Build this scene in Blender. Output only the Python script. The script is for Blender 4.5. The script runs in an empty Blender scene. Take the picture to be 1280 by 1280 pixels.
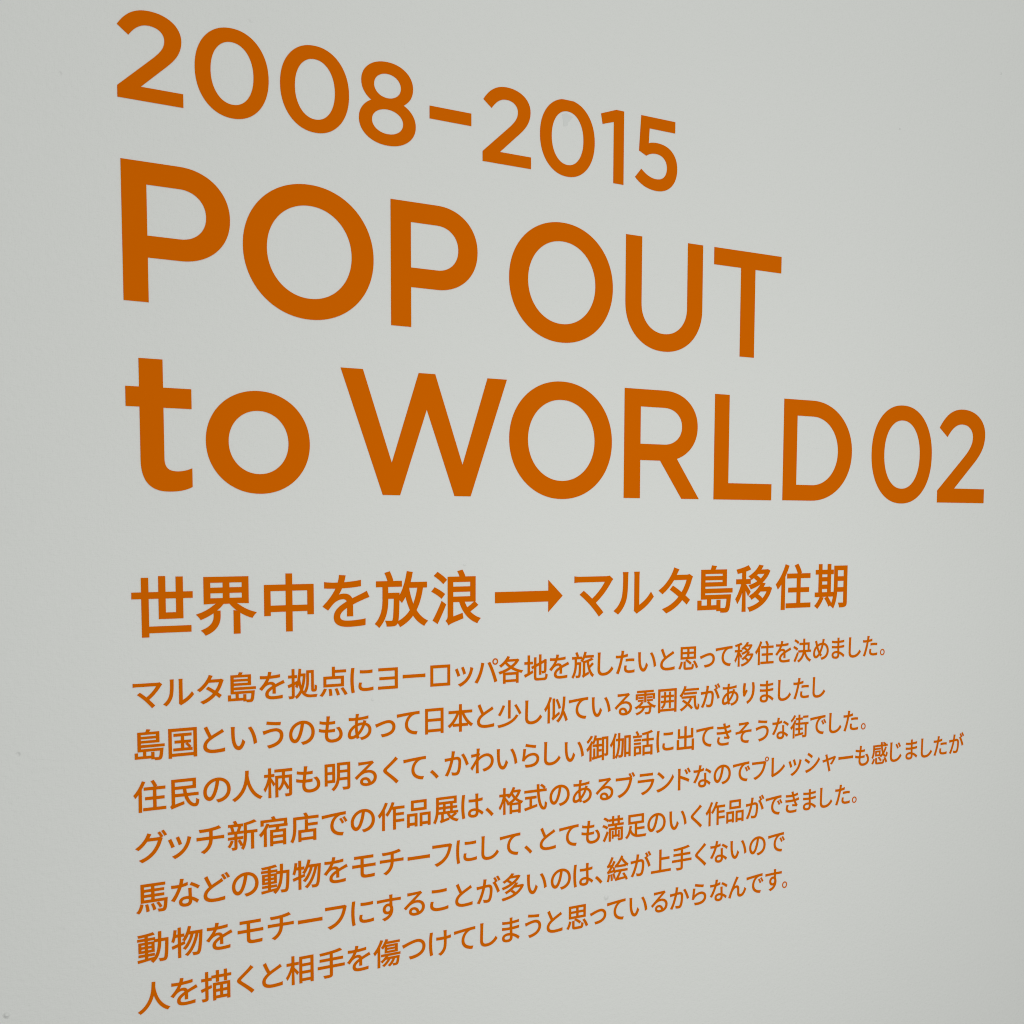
import bpy, math
from mathutils import Matrix, Vector
from mathutils.geometry import delaunay_2d_cdt

scene = bpy.context.scene
COL = scene.collection
Z0 = 1.50                       # height of the lettering's own zero line above the floor (m)

# ------------------------------------------------------------------ camera
cam = bpy.data.cameras.new('camera')
cam.sensor_fit = 'HORIZONTAL'
cam.sensor_width = 36.0
cam.lens = 36.0 * 1450.0 / 1280.0
cam.shift_y = 0.0998984
cam.clip_start = 0.01
scene.cycles.filter_width = 1.0          # a crisp phone lens
cam.clip_end = 60.0
cam_ob = bpy.data.objects.new('camera', cam)
COL.objects.link(cam_ob)
m = Matrix(((0.8754526, 0.0348916, -0.4820428),
            (-0.4832954, 0.0691221, -0.8727243),
            (0.0028682, 0.9969978, 0.0773766))).to_4x4()
m.translation = Vector((-0.569233, -1.031196, -0.012373 + Z0))
cam_ob.matrix_world = m
scene.camera = cam_ob

# ------------------------------------------------------------------ light of the hall, added vignette lamp, exposure
world = bpy.data.worlds.new('World')
scene.world = world
world.use_nodes = True
bg = world.node_tree.nodes['Background']
bg.inputs['Color'].default_value = (1.0, 1.0, 1.0, 1)
bg.inputs['Strength'].default_value = 0.490

def area_lamp(name, loc, target, size, watts, color):
    l = bpy.data.lights.new(name, 'AREA')
    l.shape = 'DISK'
    l.size = size
    l.energy = watts
    l.color = color
    o = bpy.data.objects.new(name, l)
    COL.objects.link(o)
    o.location = loc
    o.rotation_euler = (Vector(target) - Vector(loc)).to_track_quat('-Z', 'Y').to_euler()
    return o

area_lamp('vignette_lamp', (0.18, -1.12, Z0 - 0.17), (0.18, 0, Z0 - 0.18), 0.40, 3.2, (1.0, 1.0, 1.0))  # added frontal lamp, no real fixture; its falloff stands in for lens vignetting
area_lamp('ceiling_lamp', (0.2, -2.0, Z0 + 2.5), (0.2, 0, Z0), 0.8, 13.5, (1.0, 1.0, 1.0))

vs = scene.view_settings
vs.view_transform = 'Standard'
vs.look = 'None'
vs.exposure = 0.0
vs.gamma = 1.0
vs.use_curve_mapping = False

# ------------------------------------------------------------------ materials
def new_mat(name):
    mt = bpy.data.materials.new(name)
    mt.use_nodes = True
    nt = mt.node_tree
    return mt, nt, nt.nodes['Principled BSDF']

def wall_material():
    mt, nt, b = new_mat('painted_wall')
    N, Lk = nt.nodes, nt.links
    geo = N.new('ShaderNodeNewGeometry')
    # paint tone: a faint, large drift of tone in the roller coat
    n0 = N.new('ShaderNodeTexNoise'); n0.inputs['Scale'].default_value = 3.0; n0.inputs['Detail'].default_value = 4.0
    Lk.new(geo.outputs['Position'], n0.inputs['Vector'])
    mix = N.new('ShaderNodeMix'); mix.data_type = 'RGBA'
    mix.inputs['A'].default_value = (0.757, 0.778, 0.738, 1)
    mix.inputs['B'].default_value = (0.792, 0.810, 0.775, 1)
    mpt = N.new('ShaderNodeMapping'); mpt.inputs['Scale'].default_value = (90, 90, 190)
    Lk.new(geo.outputs['Position'], mpt.inputs['Vector'])
    nt2 = N.new('ShaderNodeTexNoise'); nt2.inputs['Scale'].default_value = 1.0; nt2.inputs['Detail'].default_value = 5.0
    nt2.inputs['Roughness'].default_value = 0.65
    Lk.new(mpt.outputs['Vector'], nt2.inputs['Vector'])
    av = N.new('ShaderNodeMix'); av.data_type = 'FLOAT'; av.inputs['Factor'].default_value = 0.6
    Lk.new(n0.outputs['Fac'], av.inputs['A']); Lk.new(nt2.outputs['Fac'], av.inputs['B'])
    Lk.new(av.outputs['Result'], mix.inputs['Factor'])
    # tiny specks of dirt in the paint
    vo = N.new('ShaderNodeTexVoronoi'); vo.inputs['Scale'].default_value = 26.0
    Lk.new(geo.outputs['Position'], vo.inputs['Vector'])
    rr = N.new('ShaderNodeMapRange'); rr.inputs['From Min'].default_value = 0.010; rr.inputs['From Max'].default_value = 0.022
    rr.inputs['To Min'].default_value = 1.0; rr.inputs['To Max'].default_value = 0.0
    Lk.new(vo.outputs['Distance'], rr.inputs['Value'])
    sx = N.new('ShaderNodeSeparateColor'); Lk.new(vo.outputs['Color'], sx.inputs['Color'])
    gt = N.new('ShaderNodeMath'); gt.operation = 'GREATER_THAN'; gt.inputs[1].default_value = 0.90
    Lk.new(sx.outputs['Red'], gt.inputs[0])
    mu = N.new('ShaderNodeMath'); mu.operation = 'MULTIPLY'
    Lk.new(rr.outputs['Result'], mu.inputs[0]); Lk.new(gt.outputs['Value'], mu.inputs[1])
    mu2 = N.new('ShaderNodeMath'); mu2.operation = 'MULTIPLY'; mu2.inputs[1].default_value = 0.30
    Lk.new(mu.outputs['Value'], mu2.inputs[0])
    mix2 = N.new('ShaderNodeMix'); mix2.data_type = 'RGBA'
    mix2.inputs['B'].default_value = (0.46, 0.44, 0.41, 1)
    Lk.new(mix.outputs['Result'], mix2.inputs['A']); Lk.new(mu2.outputs['Value'], mix2.inputs['Factor'])
    Lk.new(mix2.outputs['Result'], b.inputs['Base Color'])
    b.inputs['Roughness'].default_value = 0.75
    b.inputs['Specular IOR Level'].default_value = 0.15
    # relief: fine cross-hatched wall cloth under paint, orange peel, and a few pinholes and paint nibs
    mp = N.new('ShaderNodeMapping'); mp.inputs['Scale'].default_value = (160, 160, 900)
    Lk.new(geo.outputs['Position'], mp.inputs['Vector'])
    h1 = N.new('ShaderNodeTexNoise'); h1.inputs['Scale'].default_value = 1.0; h1.inputs['Detail'].default_value = 3.0
    Lk.new(mp.outputs['Vector'], h1.inputs['Vector'])
    mp2 = N.new('ShaderNodeMapping'); mp2.inputs['Scale'].default_value = (800, 800, 140)
    Lk.new(geo.outputs['Position'], mp2.inputs['Vector'])
    h2 = N.new('ShaderNodeTexNoise'); h2.inputs['Scale'].default_value = 1.0; h2.inputs['Detail'].default_value = 3.0
    Lk.new(mp2.outputs['Vector'], h2.inputs['Vector'])
    h3 = N.new('ShaderNodeTexNoise'); h3.inputs['Scale'].default_value = 210.0; h3.inputs['Detail'].default_value = 4.0
    Lk.new(geo.outputs['Position'], h3.inputs['Vector'])
    def add(a, c):
        k = N.new('ShaderNodeMath'); k.operation = 'ADD'
        Lk.new(a, k.inputs[0]); Lk.new(c, k.inputs[1]); return k.outputs['Value']
    def mul(a, v):
        k = N.new('ShaderNodeMath'); k.operation = 'MULTIPLY'
        Lk.new(a, k.inputs[0]); k.inputs[1].default_value = v; return k.outputs['Value']
    total = add(add(mul(h1.outputs['Fac'], 0.00020), mul(h2.outputs['Fac'], 0.00016)), mul(h3.outputs['Fac'], 0.00050))
    for x, z, rad, hgt in NIBS:
        d = N.new('ShaderNodeVectorMath'); d.operation = 'DISTANCE'
        Lk.new(geo.outputs['Position'], d.inputs[0]); d.inputs[1].default_value = (x / 1000, 0.0, z / 1000 + Z0)
        r = N.new('ShaderNodeMapRange'); r.interpolation_type = 'SMOOTHSTEP'
        r.inputs['From Min'].default_value = 0.0; r.inputs['From Max'].default_value = rad / 1000
        r.inputs['To Min'].default_value = 1.5 * hgt / 1000; r.inputs['To Max'].default_value = 0.0
        Lk.new(d.outputs['Value'], r.inputs['Value'])
        total = add(total, r.outputs['Result'])
    bp = N.new('ShaderNodeBump'); bp.inputs['Strength'].default_value = 1.0; bp.inputs['Distance'].default_value = 1.0
    Lk.new(total, bp.inputs['Height']); Lk.new(bp.outputs['Normal'], b.inputs['Normal'])
    return mt

# pinholes and paint nibs of the wall (mm on the wall, radius, height)
NIBS = [(118.6, -416.8, 4.2, 0.9), (-152.1, -180.6, 2.2, 0.35), (-468.1, -204.1, 2.6, -0.6), (-482.9, -424.3, 3.6, 1.0),
        (-261.8, 426.5, 3.0, 0.35), (530.9, 462.2, 1.8, -0.5), (-421.0, 351.9, 2.4, -0.35), (-53.4, -52.6, 2.0, 0.4),
        (705.9, 559.0, 2.6, 0.5), (-438.6, -359.0, 4.2, -0.25)]

def vinyl_material():
    mt, nt, b = new_mat('orange_vinyl')
    N, Lk = nt.nodes, nt.links
    geo = N.new('ShaderNodeNewGeometry')
    n0 = N.new('ShaderNodeTexNoise'); n0.inputs['Scale'].default_value = 9.0; n0.inputs['Detail'].default_value = 3.0
    Lk.new(geo.outputs['Position'], n0.inputs['Vector'])
    mix = N.new('ShaderNodeMix'); mix.data_type = 'RGBA'
    mix.inputs['A'].default_value = (0.675, 0.135, 0.0, 1)
    mix.inputs['B'].default_value = (0.70, 0.144, 0.0, 1)
    Lk.new(n0.outputs['Fac'], mix.inputs['Factor'])
    Lk.new(mix.outputs['Result'], b.inputs['Base Color'])
    b.inputs['Roughness'].default_value = 0.55
    b.inputs['Specular IOR Level'].default_value = 0.0
    h = N.new('ShaderNodeTexNoise'); h.inputs['Scale'].default_value = 240.0; h.inputs['Detail'].default_value = 3.0
    Lk.new(geo.outputs['Position'], h.inputs['Vector'])
    bp = N.new('ShaderNodeBump'); bp.inputs['Strength'].default_value = 1.0; bp.inputs['Distance'].default_value = 0.00008
    Lk.new(h.outputs['Fac'], bp.inputs['Height']); Lk.new(bp.outputs['Normal'], b.inputs['Normal'])
    return mt

def scrap_material():
    mt, nt, b = new_mat('grey_backing_film')
    N, Lk = nt.nodes, nt.links
    n0 = N.new('ShaderNodeTexNoise'); n0.inputs['Scale'].default_value = 300.0
    cr = N.new('ShaderNodeValToRGB')
    cr.color_ramp.elements[0].color = (0.69, 0.715, 0.68, 1); cr.color_ramp.elements[1].color = (0.715, 0.74, 0.705, 1)
    geo = N.new('ShaderNodeNewGeometry'); Lk.new(geo.outputs['Position'], n0.inputs['Vector'])
    Lk.new(n0.outputs['Fac'], cr.inputs['Fac']); Lk.new(cr.outputs['Color'], b.inputs['Base Color'])
    b.inputs['Roughness'].default_value = 0.5
    return mt

MAT_WALL, MAT_VINYL, MAT_SCRAP = wall_material(), vinyl_material(), scrap_material()

# ------------------------------------------------------------------ the wall
def box(name, x0, x1, y0, y1, z0, z1, mat):
    v = [(x, y, z) for x in (x0, x1) for y in (y0, y1) for z in (z0, z1)]
    f = [(0, 1, 3, 2), (4, 6, 7, 5), (0, 4, 5, 1), (2, 3, 7, 6), (0, 2, 6, 4), (1, 5, 7, 3)]
    me = bpy.data.meshes.new(name); me.from_pydata(v, [], f); me.update()
    me.materials.append(mat)
    o = bpy.data.objects.new(name, me); COL.objects.link(o)
    return o

wall = box('wall', -2.6, 3.4, 0.0, 0.12, 0.0, 3.0, MAT_WALL)
wall['kind'] = 'structure'

# ------------------------------------------------------------------ cut vinyl: 2D outlines -> thin solid sheets
def winding(px, pz, loops):
    wn = 0
    for lp in loops:
        x0, z0 = lp[-1]
        for x1, z1 in lp:
            if z0 <= pz:
                if z1 > pz and (x1 - x0) * (pz - z0) - (px - x0) * (z1 - z0) > 0: wn += 1
            elif z1 <= pz and (x1 - x0) * (pz - z0) - (px - x0) * (z1 - z0) < 0: wn -= 1
            x0, z0 = x1, z1
    return wn

def clean(lp, eps):
    out = []
    for p in lp:
        if not out or math.hypot(p[0] - out[-1][0], p[1] - out[-1][1]) > eps: out.append(p)
    while len(out) > 1 and math.hypot(out[0][0] - out[-1][0], out[0][1] - out[-1][1]) <= eps: out.pop()
    return out

def fill(loops, eps):
    """union (nonzero winding) of closed loops -> (points, triangles, border edges)"""
    loops = [c for c in (clean(l, eps) for l in loops) if len(c) > 2]
    pts, edges = [], []
    for lp in loops:
        b = len(pts); k = len(lp)
        pts += [Vector(p) for p in lp]
        edges += [(b + i, b + (i + 1) % k) for i in range(k)]
    vs_, _, fs_, *_r = delaunay_2d_cdt(pts, edges, [], 0, eps * 0.05)
    keep, count = [], {}
    for f in fs_:
        a, b, c = (vs_[i] for i in f)
        cx, cz = (a[0] + b[0] + c[0]) / 3, (a[1] + b[1] + c[1]) / 3
        if winding(cx, cz, loops) != 0:
            if (b[0] - a[0]) * (c[1] - a[1]) - (b[1] - a[1]) * (c[0] - a[0]) < 0: f = (f[0], f[2], f[1])
            keep.append(tuple(f))
            for i in range(3):
                count[(f[i], f[(i + 1) % 3])] = 1
    border = [e for e in count if (e[1], e[0]) not in count]
    return [(v[0], v[1]) for v in vs_], keep, border

THICK = 0.00045
def sheet_mesh(name, loops, mat, scale=0.001, eps=0.02, thick=THICK):
    """loops in mm in the plane of the wall; the sheet lies on the wall and stands 'thick' proud of it"""
    pts, tris, border = fill(loops, eps)
    used = sorted({i for t in tris for i in t}); ix = {u: k for k, u in enumerate(used)}
    k = len(used)
    vv = [(pts[u][0] * scale, -thick, pts[u][1] * scale) for u in used]
    vv += [(pts[u][0] * scale, -0.00002, pts[u][1] * scale) for u in used]
    ff = [tuple(ix[i] for i in t) for t in tris]
    ff += [(ix[a] + k, ix[b] + k, ix[b], ix[a]) for a, b in border]
    me = bpy.data.meshes.new(name); me.from_pydata(vv, [], ff); me.update()
    me.materials.append(mat)
    return me

def thing(name, label, cat, x, z, group=None):
    o = bpy.data.objects.new(name, None); COL.objects.link(o)
    o.empty_display_size = 0.02
    o.location = (x / 1000, 0, z / 1000 + Z0)
    o['label'] = label; o['category'] = cat
    if group: o['group'] = group
    return o

def piece(name, me, parent, dx, dz, label=None):
    o = bpy.data.objects.new(name, me); COL.objects.link(o)
    o.parent = parent
    o.location = (dx / 1000, 0, dz / 1000)
    if label: o['label'] = label
    return o

# --- outline helpers (mm)
def arc(cx, cz, a, b, t0, t1, n=2.05, k=40):
    out = []
    for i in range(k + 1):
        t = math.radians(t0 + (t1 - t0) * i / k); c, s = math.cos(t), math.sin(t)
        out.append((cx + a * math.copysign(abs(c) ** (2 / n), c), cz + b * math.copysign(abs(s) ** (2 / n), s)))
    return out
def ring(cx, cz, ao, bo, ai, bi, n=2.05):
    return [arc(cx, cz, ao, bo, 0, 360, n, 96)[:-1], arc(cx, cz, ai, bi, 360, 0, n, 96)[:-1]]
def path(*seg):
    """points, or ('C', p1, p2, p3) cubic pieces"""
    out = []
    for s in seg:
        if s[0] == 'C':
            p0 = out[-1]; _, p1, p2, p3 = s
            for i in range(1, 17):
                t = i / 16; u = 1 - t
                out.append(tuple(u**3 * p0[j] + 3*u*u*t * p1[j] + 3*u*t*t * p2[j] + t**3 * p3[j] for j in (0, 1)))
        else: out.append(s)
    return out
def orient(lp, ccw=True):
    a = sum(lp[i - 1][0] * lp[i][1] - lp[i][0] * lp[i - 1][1] for i in range(len(lp)))
    return lp if (a > 0) == ccw else lp[::-1]
def moved(loops, dx, dz, s=1.0):
    return [[(x * s + dx, z * s + dz) for x, z in lp] for lp in loops]

# --- the geometric sans of the headline, every glyph from its own left edge and baseline
def glyph_P():
    o = [(0, 0), (20.6, 0), (20.6, 37.4)] + arc(48, 76.95, 43.6, 39.55, -90, 90, 2.1) + [(0, 116.5)]
    i = [(20.6, 55.6)] + arc(48, 76.75, 22.8, 21.15, -90, 90, 2.1) + [(20.6, 97.9)]
    return [orient(o), orient(i, False)]
def glyph_O(): return ring(61.9, 58.0, 61.8, 60.0, 40.2, 41.4)
def glyph_U():
    cx = 50.75
    o = [(0, 115.9), (0, 46.5)] + arc(cx, 46.5, 50.7, 48.4, 180, 360, 2.1) + [(101.4, 115.9), (80.9, 115.9), (80.9, 46.5)]
    o += arc(cx, 46.5, 30.2, 29.9, 360, 180, 2.1) + [(20.5, 46.5), (20.5, 115.9)]
    return [orient(o)]
def glyph_T():
    return [orient([(38, 0), (58.5, 0), (58.5, 97.3), (96.4, 97.3), (96.4, 115.7), (0, 115.7), (0, 97.3), (38, 97.3)])]
def glyph_W():
    return [orient([(0, 117), (22, 117), (50.8, 30.5), (79.2, 117), (96.6, 117), (126.1, 30.5), (153.8, 116.6), (175.6, 116.6),
                    (135, 0), (117.3, 0), (87.6, 82.8), (59.2, 0), (41.4, 0)])]
def glyph_R():
    o = [(0, 0), (20.9, 0), (20.9, 40.8)] + arc(52, 78.4, 45.3, 37.6, -90, 90, 2.1) + [(0, 116)]
    i = [(20.9, 58.1)] + arc(52, 77.9, 24.2, 19.75, -90, 90, 2.1) + [(20.9, 97.7)]
    leg = [(46.9, 41.2), (76.5, 0), (100.3, 0), (64.5, 50.4)]
    return [orient(o), orient(i, False), orient(leg)]
def glyph_L():
    return [orient([(0, 0), (83.8, 0), (83.8, 18.4), (20.5, 18.4), (20.5, 116.5), (0, 116.5)])]
def glyph_D():
    o = [(0, 0)] + arc(44, 58.2, 63.7, 58.2, -90, 90, 2.05) + [(0, 116.4)]
    i = [(20.5, 18.2)] + arc(45, 58.1, 40.2, 39.95, -90, 90, 2.05) + [(20.5, 98.1)]
    return [orient(o), orient(i, False)]
def glyph_zero_large(): return ring(51.9, 58.2, 51.9, 60.0, 30.8, 41.8, 2.15)
def glyph_two():
    return [orient(path((0, 0), (86.7, 0), (86.7, 18), (30.4, 18), (60, 45.5),
            ('C', (74.5, 58.5), (85.5, 69.5), (85.5, 87)), ('C', (85.5, 106), (67.5, 118.3), (43.5, 118.3)),
            ('C', (24, 118.3), (11.5, 109.3), (1.3, 93.8)), (15.8, 82.7),
            ('C', (24, 94), (32, 99.5), (42.7, 99.5)), ('C', (55, 99.5), (62.8, 93), (62.8, 83.8)),
            ('C', (62.8, 74.5), (57.5, 67.3), (45, 56)), (0, 15)))]
def glyph_t():
    return [orient(path((11.4, 112.9), (11.4, 88.8), (0, 88.8), (0, 71.9), (11.4, 71.9), (11.4, 27),
            ('C', (11.4, 7.5), (20, 0), (34.5, 0)), ('C', (43, 0), (49.5, 1.2), (55.2, 4.4)), (55.2, 20.6),
            ('C', (51, 18.6), (46.5, 17.6), (42, 17.6)), ('C', (34.5, 17.6), (31.4, 21), (31.4, 28.5)),
            (31.4, 71.9), (55.5, 71.9), (55.5, 89), (31.4, 89), (31.4, 112.9)))]
def glyph_o_small(): return ring(47.6, 45.2, 47.6, 45.8, 27.5, 28.2)
def glyph_zero(): return ring(32.4, 36.9, 32.4, 37.9, 18.9, 26.4, 2.12)
def glyph_zero_worn():      # the zero of 2015 has lost a sliver off its top edge
    r = glyph_zero()
    r[0] = [(x, min(z, 74.2)) if abs(x - 31) < 14 else (x, z) for x, z in r[0]]
    return r
def glyph_eight():
    return [arc(28.5, 54.0, 25.9, 20.2, 0, 360, 2.1, 96)[:-1], arc(28.5, 20.0, 28.5, 21.1, 0, 360, 2.1, 96)[:-1],
            arc(28.6, 52.7, 13.5, 11.0, 360, 0, 2.05, 72)[:-1], arc(28.5, 20.4, 15.7, 11.2, 360, 0, 2.05, 72)[:-1]]
def glyph_dash(): return [orient([(0, 0), (44.3, 0), (44.3, 11.7), (0, 11.7)])]
def glyph_one():
    return [orient([(0, 67.6), (18.7, 74.2), (28.4, 74.2), (28.4, 0), (15.8, 0), (15.8, 61.7), (2.0, 57.5)])]
def glyph_five():
    return [orient(path((7.1, 74.3), (51.1, 74.3), (51.1, 62.6), (17.8, 62.6), (16.9, 47.2),
            ('C', (19.5, 48.2), (23.5, 48.9), (27.8, 48.9)), ('C', (43.5, 48.9), (54.4, 40.5), (54.4, 25.3)),
            ('C', (54.4, 9.5), (43.5, -0.4), (28, -0.4)), ('C', (16.5, -0.4), (7, 3.5), (0, 10.4)), (7.9, 19.7),
            ('C', (13.5, 14.7), (20, 11.6), (27.2, 11.6)), ('C', (35.8, 11.6), (41, 16.4), (41, 24.7)),
            ('C', (41, 33), (35, 37.7), (26.5, 37.7)), ('C', (21.5, 37.7), (17.8, 36.4), (14.1, 34.0)), (4.7, 38.0)))]

MESH = {}
def headline_mesh(kind, fn, s=1.0):
    if (kind, s) not in MESH:
        MESH[(kind, s)] = sheet_mesh('vinyl_' + kind, moved(fn(), 0, 0, s), MAT_VINYL, eps=0.02)
    return MESH[(kind, s)]

def headline(name, label, cat, z, parts, group=None):
    root = thing(name, label, cat, parts[0][3], z, group)
    for pname, fn, s, x, dz, lab in parts:
        key = fn.__name__.split('glyph_')[1]
        piece(pname, headline_mesh(key, fn, s), root, x - parts[0][3], dz, lab)
    return root

S2 = 0.6255
headline('date_lettering', 'orange vinyl year range 2008-2015 at the very top of the wall text', 'wall lettering', 341.0, [
    ('digit', glyph_two, S2, -376.3, 0.6, 'digit 2'), ('digit', glyph_zero, 1, -311.8, 0, 'digit 0'),
    ('digit', glyph_zero, 1, -236.5, 0, 'digit 0'), ('digit', glyph_eight, 1, -162.1, -0.3, 'digit 8'),
    ('dash', glyph_dash, 1, -90.6, 30.5, None), ('digit', glyph_two, S2, -33.9, -0.3, 'digit 2'),
    ('digit', glyph_zero_worn, 1, 30.7, -0.5, 'digit 0, worn at its top edge'), ('digit', glyph_one, 1, 103.1, 0, 'digit 1'),
    ('digit', glyph_five, 1, 146.2, 0, 'digit 5')])
TG = 'large title lines'
headline('title_lettering', 'large orange vinyl words POP OUT in widely curved capitals below the year range', 'wall lettering', 175.4, [
    ('letter', glyph_P, 1, -375.0, 0, 'capital P'), ('letter', glyph_O, 1, -272.3, -0.2, 'capital O'),
    ('letter', glyph_P, 1, -131.1, -0.4, 'capital P'), ('letter', glyph_O, 1, -4.2, -0.2, 'capital O'),
    ('letter', glyph_U, 1, 135.6, 0, 'capital U'), ('letter', glyph_T, 1, 252.6, 0.4, 'capital T')], TG)
headline('title_lettering', 'large orange vinyl words to WORLD 02 above the Japanese subtitle', 'wall lettering', 16.0, [
    ('letter', glyph_t, 1, -375.3, -0.9, 'small letter t'), ('letter', glyph_o_small, 1, -307.8, -1.0, 'small letter o'),
    ('letter', glyph_W, 1, -182.0, -0.9, 'capital W'), ('letter', glyph_O, 1, -3.6, -0.2, 'capital O'),
    ('letter', glyph_R, 1, 135.9, 0, 'capital R'), ('letter', glyph_L, 1, 256.9, 0, 'capital L'),
    ('letter', glyph_D, 1, 357.7, 0.3, 'capital D'), ('digit', glyph_zero_large, 1, 498.2, 0.5, 'digit 0'),
    ('digit', glyph_two, 1, 613.9, 0.7, 'digit 2')], TG)

# --- Japanese characters: outlines of Blender's built-in typeface, made a little heavier
def outline_loops(ch, steps=5):
    cu = bpy.data.curves.new('outline', 'FONT'); cu.body = ch; cu.size = 1.0
    ob = bpy.data.objects.new('outline', cu); COL.objects.link(ob)
    dg = bpy.context.evaluated_depsgraph_get(); dg.update()
    ev = ob.evaluated_get(dg); c2 = ev.to_curve(dg)
    loops = []
    for sp in c2.splines:
        lp = []
        if sp.type == 'BEZIER':
            bp = sp.bezier_points; k = len(bp)
            for i in range(k):
                a, b = bp[i], bp[(i + 1) % k]
                p0, p1, p2, p3 = a.co, a.handle_right, b.handle_left, b.co
                d = p3 - p0; ln = max(d.length, 1e-9)
                dev = max(abs(d.x * (q.y - p0.y) - d.y * (q.x - p0.x)) / ln for q in (p1, p2))
                ns = 1 if dev < 0.0015 else (steps if dev < 0.05 else steps * 2)
                for j in range(ns):
                    t = j / ns; u = 1 - t
                    q = p0 * u**3 + p1 * (3*u*u*t) + p2 * (3*u*t*t) + p3 * t**3
                    lp.append((q.x, q.y))
        else:
            lp = [(p.co.x, p.co.y) for p in sp.points]
        lp = clean(lp, 0.0008)
        if len(lp) > 2: loops.append(lp)
    ev.to_curve_clear()
    bpy.data.objects.remove(ob); bpy.data.curves.remove(cu)
    return loops

def box_of(loops):
    xs = [p[0] for l in loops for p in l]; zs = [p[1] for l in loops for p in l]
    return min(xs), max(xs), min(zs), max(zs)

def thin_ring(cx, cz, rx, rz, w):
    return [arc(cx, cz, rx, rz, 0, 360, 2, 36)[:-1], arc(cx, cz, rx - w, rz - w, 360, 0, 2, 36)[:-1]]

def lettering_loops(ch):
    """the characters whose drawing on this wall differs from the built-in face are redrawn"""
    if ch == 'ロ':
        return [[(.146, -.004), (.859, -.004), (.859, .685), (.146, .685)], [(.226, .074), (.226, .606), (.779, .606), (.779, .074)]]
    if ch == 'ヨ':
        return [[(.153, .02), (.83, .02), (.83, .697), (.165, .697), (.165, .621), (.746, .621), (.746, .403), (.2, .403), (.2, .329),
                 (.746, .329), (.746, .097), (.153, .097)]]
    if ch == '。':
        return thin_ring(.19, .085, .13, .135, .045)
    if ch == 'り':
        f = lambda px, pz: (.212 + (px - 385) / 335 * .58, .80 - (pz + .095 * (px - 552) - 285) / 560 * .842)
        a = [(408, 318), (460, 322), (446, 430), (446, 530), (485, 488), (513, 512), (470, 590), (438, 655), (402, 652), (388, 540), (392, 420)]
        b = [(652, 292), (703, 288), (717, 400), (713, 520), (695, 610), (665, 690), (610, 768), (526, 842), (497, 800), (575, 735), (622, 665),
             (650, 585), (662, 500), (664, 400)]
        return [orient([f(*p) for p in a]), orient([f(*p) for p in b])]
    lo = outline_loops(ch)
    if ch in 'にはけ':                     # plain left stroke without a hook
        left = min(lo, key=lambda l: min(p[0] for p in l)); x0, x1, z0, z1 = box_of([left])
        i = lo.index(left); up = area(left) > 0
        lo[i] = orient(path((x0 + .035, z1), ('C', (x0 - .008, z1 - .25), (x0 - .008, z0 + .22), (x0 + .042, z0)), (x0 + .125, z0 + .018),
                            ('C', (x0 + .076, z0 + .22), (x0 + .076, z1 - .25), (x0 + .118, z1))), up)
    elif ch == '世':                       # the upright runs on below the foot
        lo = [[q for p in l for q in ([(.197, -.078), (.275, -.078), (.275, -.015)] if abs(p[0] - .197) < .003 and abs(p[1] + .015) < .003 else [p])]
              for l in lo]
    elif ch == 'プ':
        x0, x1, z0, z1 = box_of(lo); w, h = x1 - x0, z1 - z0
        fu = outline_loops('フ'); fx0, fx1, fz0, fz1 = box_of(fu)
        s = .82 * w / (fx1 - fx0); t = .80 * h / (fz1 - fz0)
        lo = [[(x0 + (x - fx0) * s, z0 + (z - fz0) * t) for x, z in l] for l in fu]
        ring = thin_ring(x1 - .105, z1 - .095, .098, .098, .040)
        lo += ring if area(lo[0]) > 0 else [r[::-1] for r in ring]
    return lo

def area(lp): return sum(lp[i - 1][0] * lp[i][1] - lp[i][0] * lp[i - 1][1] for i in range(len(lp))) / 2

def embolden(loops, dx, dz, keep_rings=False):
    """push every outline outwards by dx sideways and dz up and down (em)"""
    big = max(loops, key=lambda l: abs(area(l)))
    sgn = 1 if area(big) > 0 else -1
    out = []
    for lp in loops:
        if keep_rings and max(p[0] for p in lp) - min(p[0] for p in lp) < 0.32:
            out.append(lp if sgn > 0 else lp[::-1]); continue      # small rings keep their thin line
        k = len(lp); r = []
        for i in range(k):
            x0, z0 = lp[i - 1]; x1, z1 = lp[i]; x2, z2 = lp[(i + 1) % k]
            a = (x1 - x0, z1 - z0); b = (x2 - x1, z2 - z1)
            la, lb = math.hypot(*a), math.hypot(*b)
            na = (a[1] / la * sgn, -a[0] / la * sgn); nb = (b[1] / lb * sgn, -b[0] / lb * sgn)
            dot = max(-0.5, na[0] * nb[0] + na[1] * nb[1])
            f = 1 / (1 + dot)
            r.append((x1 + (na[0] + nb[0]) * f * dx, z1 + (na[1] + nb[1]) * f * dz))
        out.append(r if sgn > 0 else r[::-1])
    return out

RAW = {}
def glyph_mesh(ch, ex, ez, wx, wz, tag):
    """mesh centred on the character's own box middle in x, baseline in z"""
    key = (ch, tag)
    if key not in MESH:
        if ch not in RAW: RAW[ch] = lettering_loops(ch)
        lo = RAW[ch]
        xs = [p[0] for l in lo for p in l]; mx = (min(xs) + max(xs)) / 2
        lo = embolden(lo, wx, wz, ch in '。パプ')
        MESH[key] = sheet_mesh('vinyl_character', [[((x - mx) * ex, z * ez) for x, z in l] for l in lo], MAT_VINYL, eps=0.012)
    return MESH[key]

def part_name(c):
    if c in '、。': return 'punctuation_mark'
    return 'kana' if '\u3040' <= c <= '\u30ff' else 'kanji'

def japanese_line(root, text, xs, ex, ez, wx, wz, tag):
    x0 = root.location.x * 1000
    for ch, x in zip(text, xs):
        piece(part_name(ch), glyph_mesh(ch, ex, ez, wx, wz, tag), root, x - x0, 0)

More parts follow.
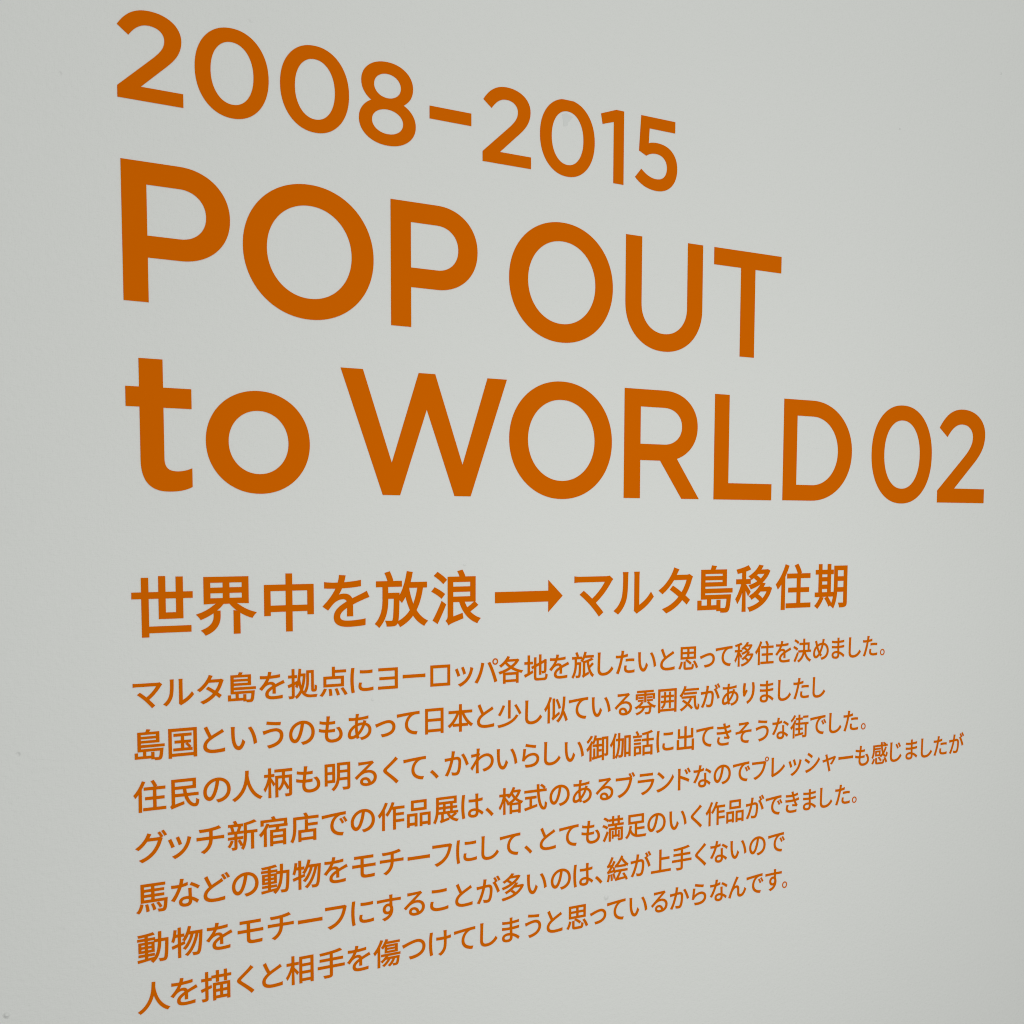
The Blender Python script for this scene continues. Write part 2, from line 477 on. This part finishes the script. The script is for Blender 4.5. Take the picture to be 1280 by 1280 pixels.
SUB = [('世', -348.0), ('界', -291.8), ('中', -233.9), ('を', -178.3), ('放', -121.7), ('浪', -62.9), ('マ', 99.0), ('ル', 150.8),
       ('タ', 206.7), ('島', 261.5), ('移', 317.7), ('住', 377.6), ('期', 437.2)]
sub = thing('subtitle_lettering', 'bold orange Japanese subtitle with an arrow in its middle, between title and paragraph', 'wall lettering', -375.0, -106.1)
japanese_line(sub, [c for c, _ in SUB], [x for _, x in SUB], 56.2, 56.3, 0.016, 0.015, 'sub')
arrow = [orient([(0, -5.6), (62.5, -5.6), (62.5, -16.6), (79.8, 0), (62.5, 16.7), (62.5, 5.6), (0, 5.6)])]
piece('arrow', sheet_mesh('vinyl_arrow', arrow, MAT_VINYL), sub, -19.4 + 375.0, -86.35 + 106.1, 'arrow pointing right')

LINES = [
    ('マルタ島を拠点にヨーロッパ各地を旅したいと思って移住を決めました。', -171.7, [-362.3,-335.6,-307.5,-279.1,-251.1,-222.0,-191.6,-163.1,-136.3,-108.8,-80.5,-54.1,-28.8,-0.9,28.8,56.9,86.1,114.7,140.2,169.1,196.5,225.2,252.0,275.8,304.9,335.4,364.1,393.6,423.3,451.1,478.6,504.4,525.4]),
    ('島国というのもあって日本と少し似ている雰囲気がありましたし', -217.0, [-361.5,-332.9,-305.1,-277.8,-250.7,-223.1,-194.8,-165.8,-139.3,-115.2,-87.1,-58.3,-29.9,-2.3,26.2,53.3,81.0,109.7,138.4,167.5,197.1,227.7,257.3,285.8,312.9,340.0,367.2,393.2,421.4]),
    ('住民の人柄も明るくて、かわいらしい御伽話に出てきそうな街でした。', -262.4, [-362.3,-332.1,-303.2,-275.5,-246.6,-217.5,-188.5,-159.8,-133.8,-108.5,-87.2,-62.5,-33.8,-5.0,22.9,49.1,76.2,105.3,135.0,165.4,194.6,222.8,250.0,277.7,306.3,334.3,362.3,391.7,421.7,449.4,475.1,496.3]),
    ('グッチ新宿店での作品展は、格式のあるブランドなのでプレッシャーも感じましたが', -307.7, [-361.9,-337.2,-309.9,-280.5,-251.6,-221.6,-191.9,-163.2,-133.6,-104.2,-74.6,-44.8,-25.3,-0.3,29.2,58.3,86.5,115.0,142.1,169.6,195.7,221.9,247.5,276.1,304.4,332.9,359.9,386.2,413.5,440.9,468.2,495.7,525.7,553.9,581.8,609.0,634.2,664.6]),
    ('馬などの動物をモチーフにして、とても満足のいく作品ができました。', -353.1, [-362.3,-333.0,-304.9,-278.7,-250.3,-219.9,-191.1,-162.4,-133.4,-104.4,-78.7,-51.5,-24.5,-1.2,20.5,44.1,70.1,97.8,126.5,156.7,184.5,214.0,239.9,267.1,295.9,325.7,354.6,383.0,410.6,437.4,464.4,484.3]),
    ('動物をモチーフにすることが多いのは、絵が上手くないので', -398.4, [-362.3,-332.4,-303.3,-274.5,-245.7,-217.0,-191.3,-164.1,-136.6,-109.3,-82.1,-54.5,-26.3,2.3,31.0,60.5,88.7,108.5,133.1,163.9,191.3,220.1,246.9,273.3,301.9,330.5,359.6]),
    ('人を描くと相手を傷つけてしまうと思っているからなんです。', -443.8, [-362.5,-335.9,-307.0,-279.8,-254.4,-227.8,-196.5,-168.4,-138.9,-110.1,-81.4,-53.7,-25.9,-0.0,26.7,53.1,81.6,108.2,131.8,161.2,189.8,217.8,245.5,273.9,301.4,327.8,356.3,373.8]),
]
LABELS = [
    'top line of small orange Japanese paragraph, right below the arrow subtitle',
    'second line of small orange Japanese paragraph, its second character a closed square 国',
    'third line of small orange Japanese paragraph, starting with 住民, comma after its tenth character',
    'longest line of small orange Japanese paragraph, reaching farthest right on the wall',
    'small orange Japanese paragraph line directly below the longest one, starting with 馬',
    'small orange Japanese paragraph line second from the bottom, starting with 動物',
    'bottom line of small orange Japanese paragraph, starting with 人, a full stop at its end']
for (text, z, xs), lab in zip(LINES, LABELS):
    t = thing('paragraph_line', lab, 'wall lettering', -376.5, z, 'small paragraph lines')
    japanese_line(t, text, xs, 29.3, 29.5, 0.012, 0.011, 'body')

# --- a scrap of backing film left inside the zero of the year range
SCRAP = [(56.6, 400.0), (62.0, 401.9), (69.5, 399.4), (63.4, 392.9), (62.7, 389.5), (58.3, 388.4), (57.5, 394.5)]
cx = sum(p[0] for p in SCRAP) / len(SCRAP); cz = sum(p[1] for p in SCRAP) / len(SCRAP)
so = bpy.data.objects.new('film_scrap', sheet_mesh('film_scrap', [orient([(x - cx, z - cz) for x, z in SCRAP])], MAT_SCRAP, thick=0.00012))
COL.objects.link(so); so.location = (cx / 1000, 0, cz / 1000 + Z0)
so['label'] = 'tiny pale grey torn film scrap inside the zero of 2015'
so['category'] = 'scrap'
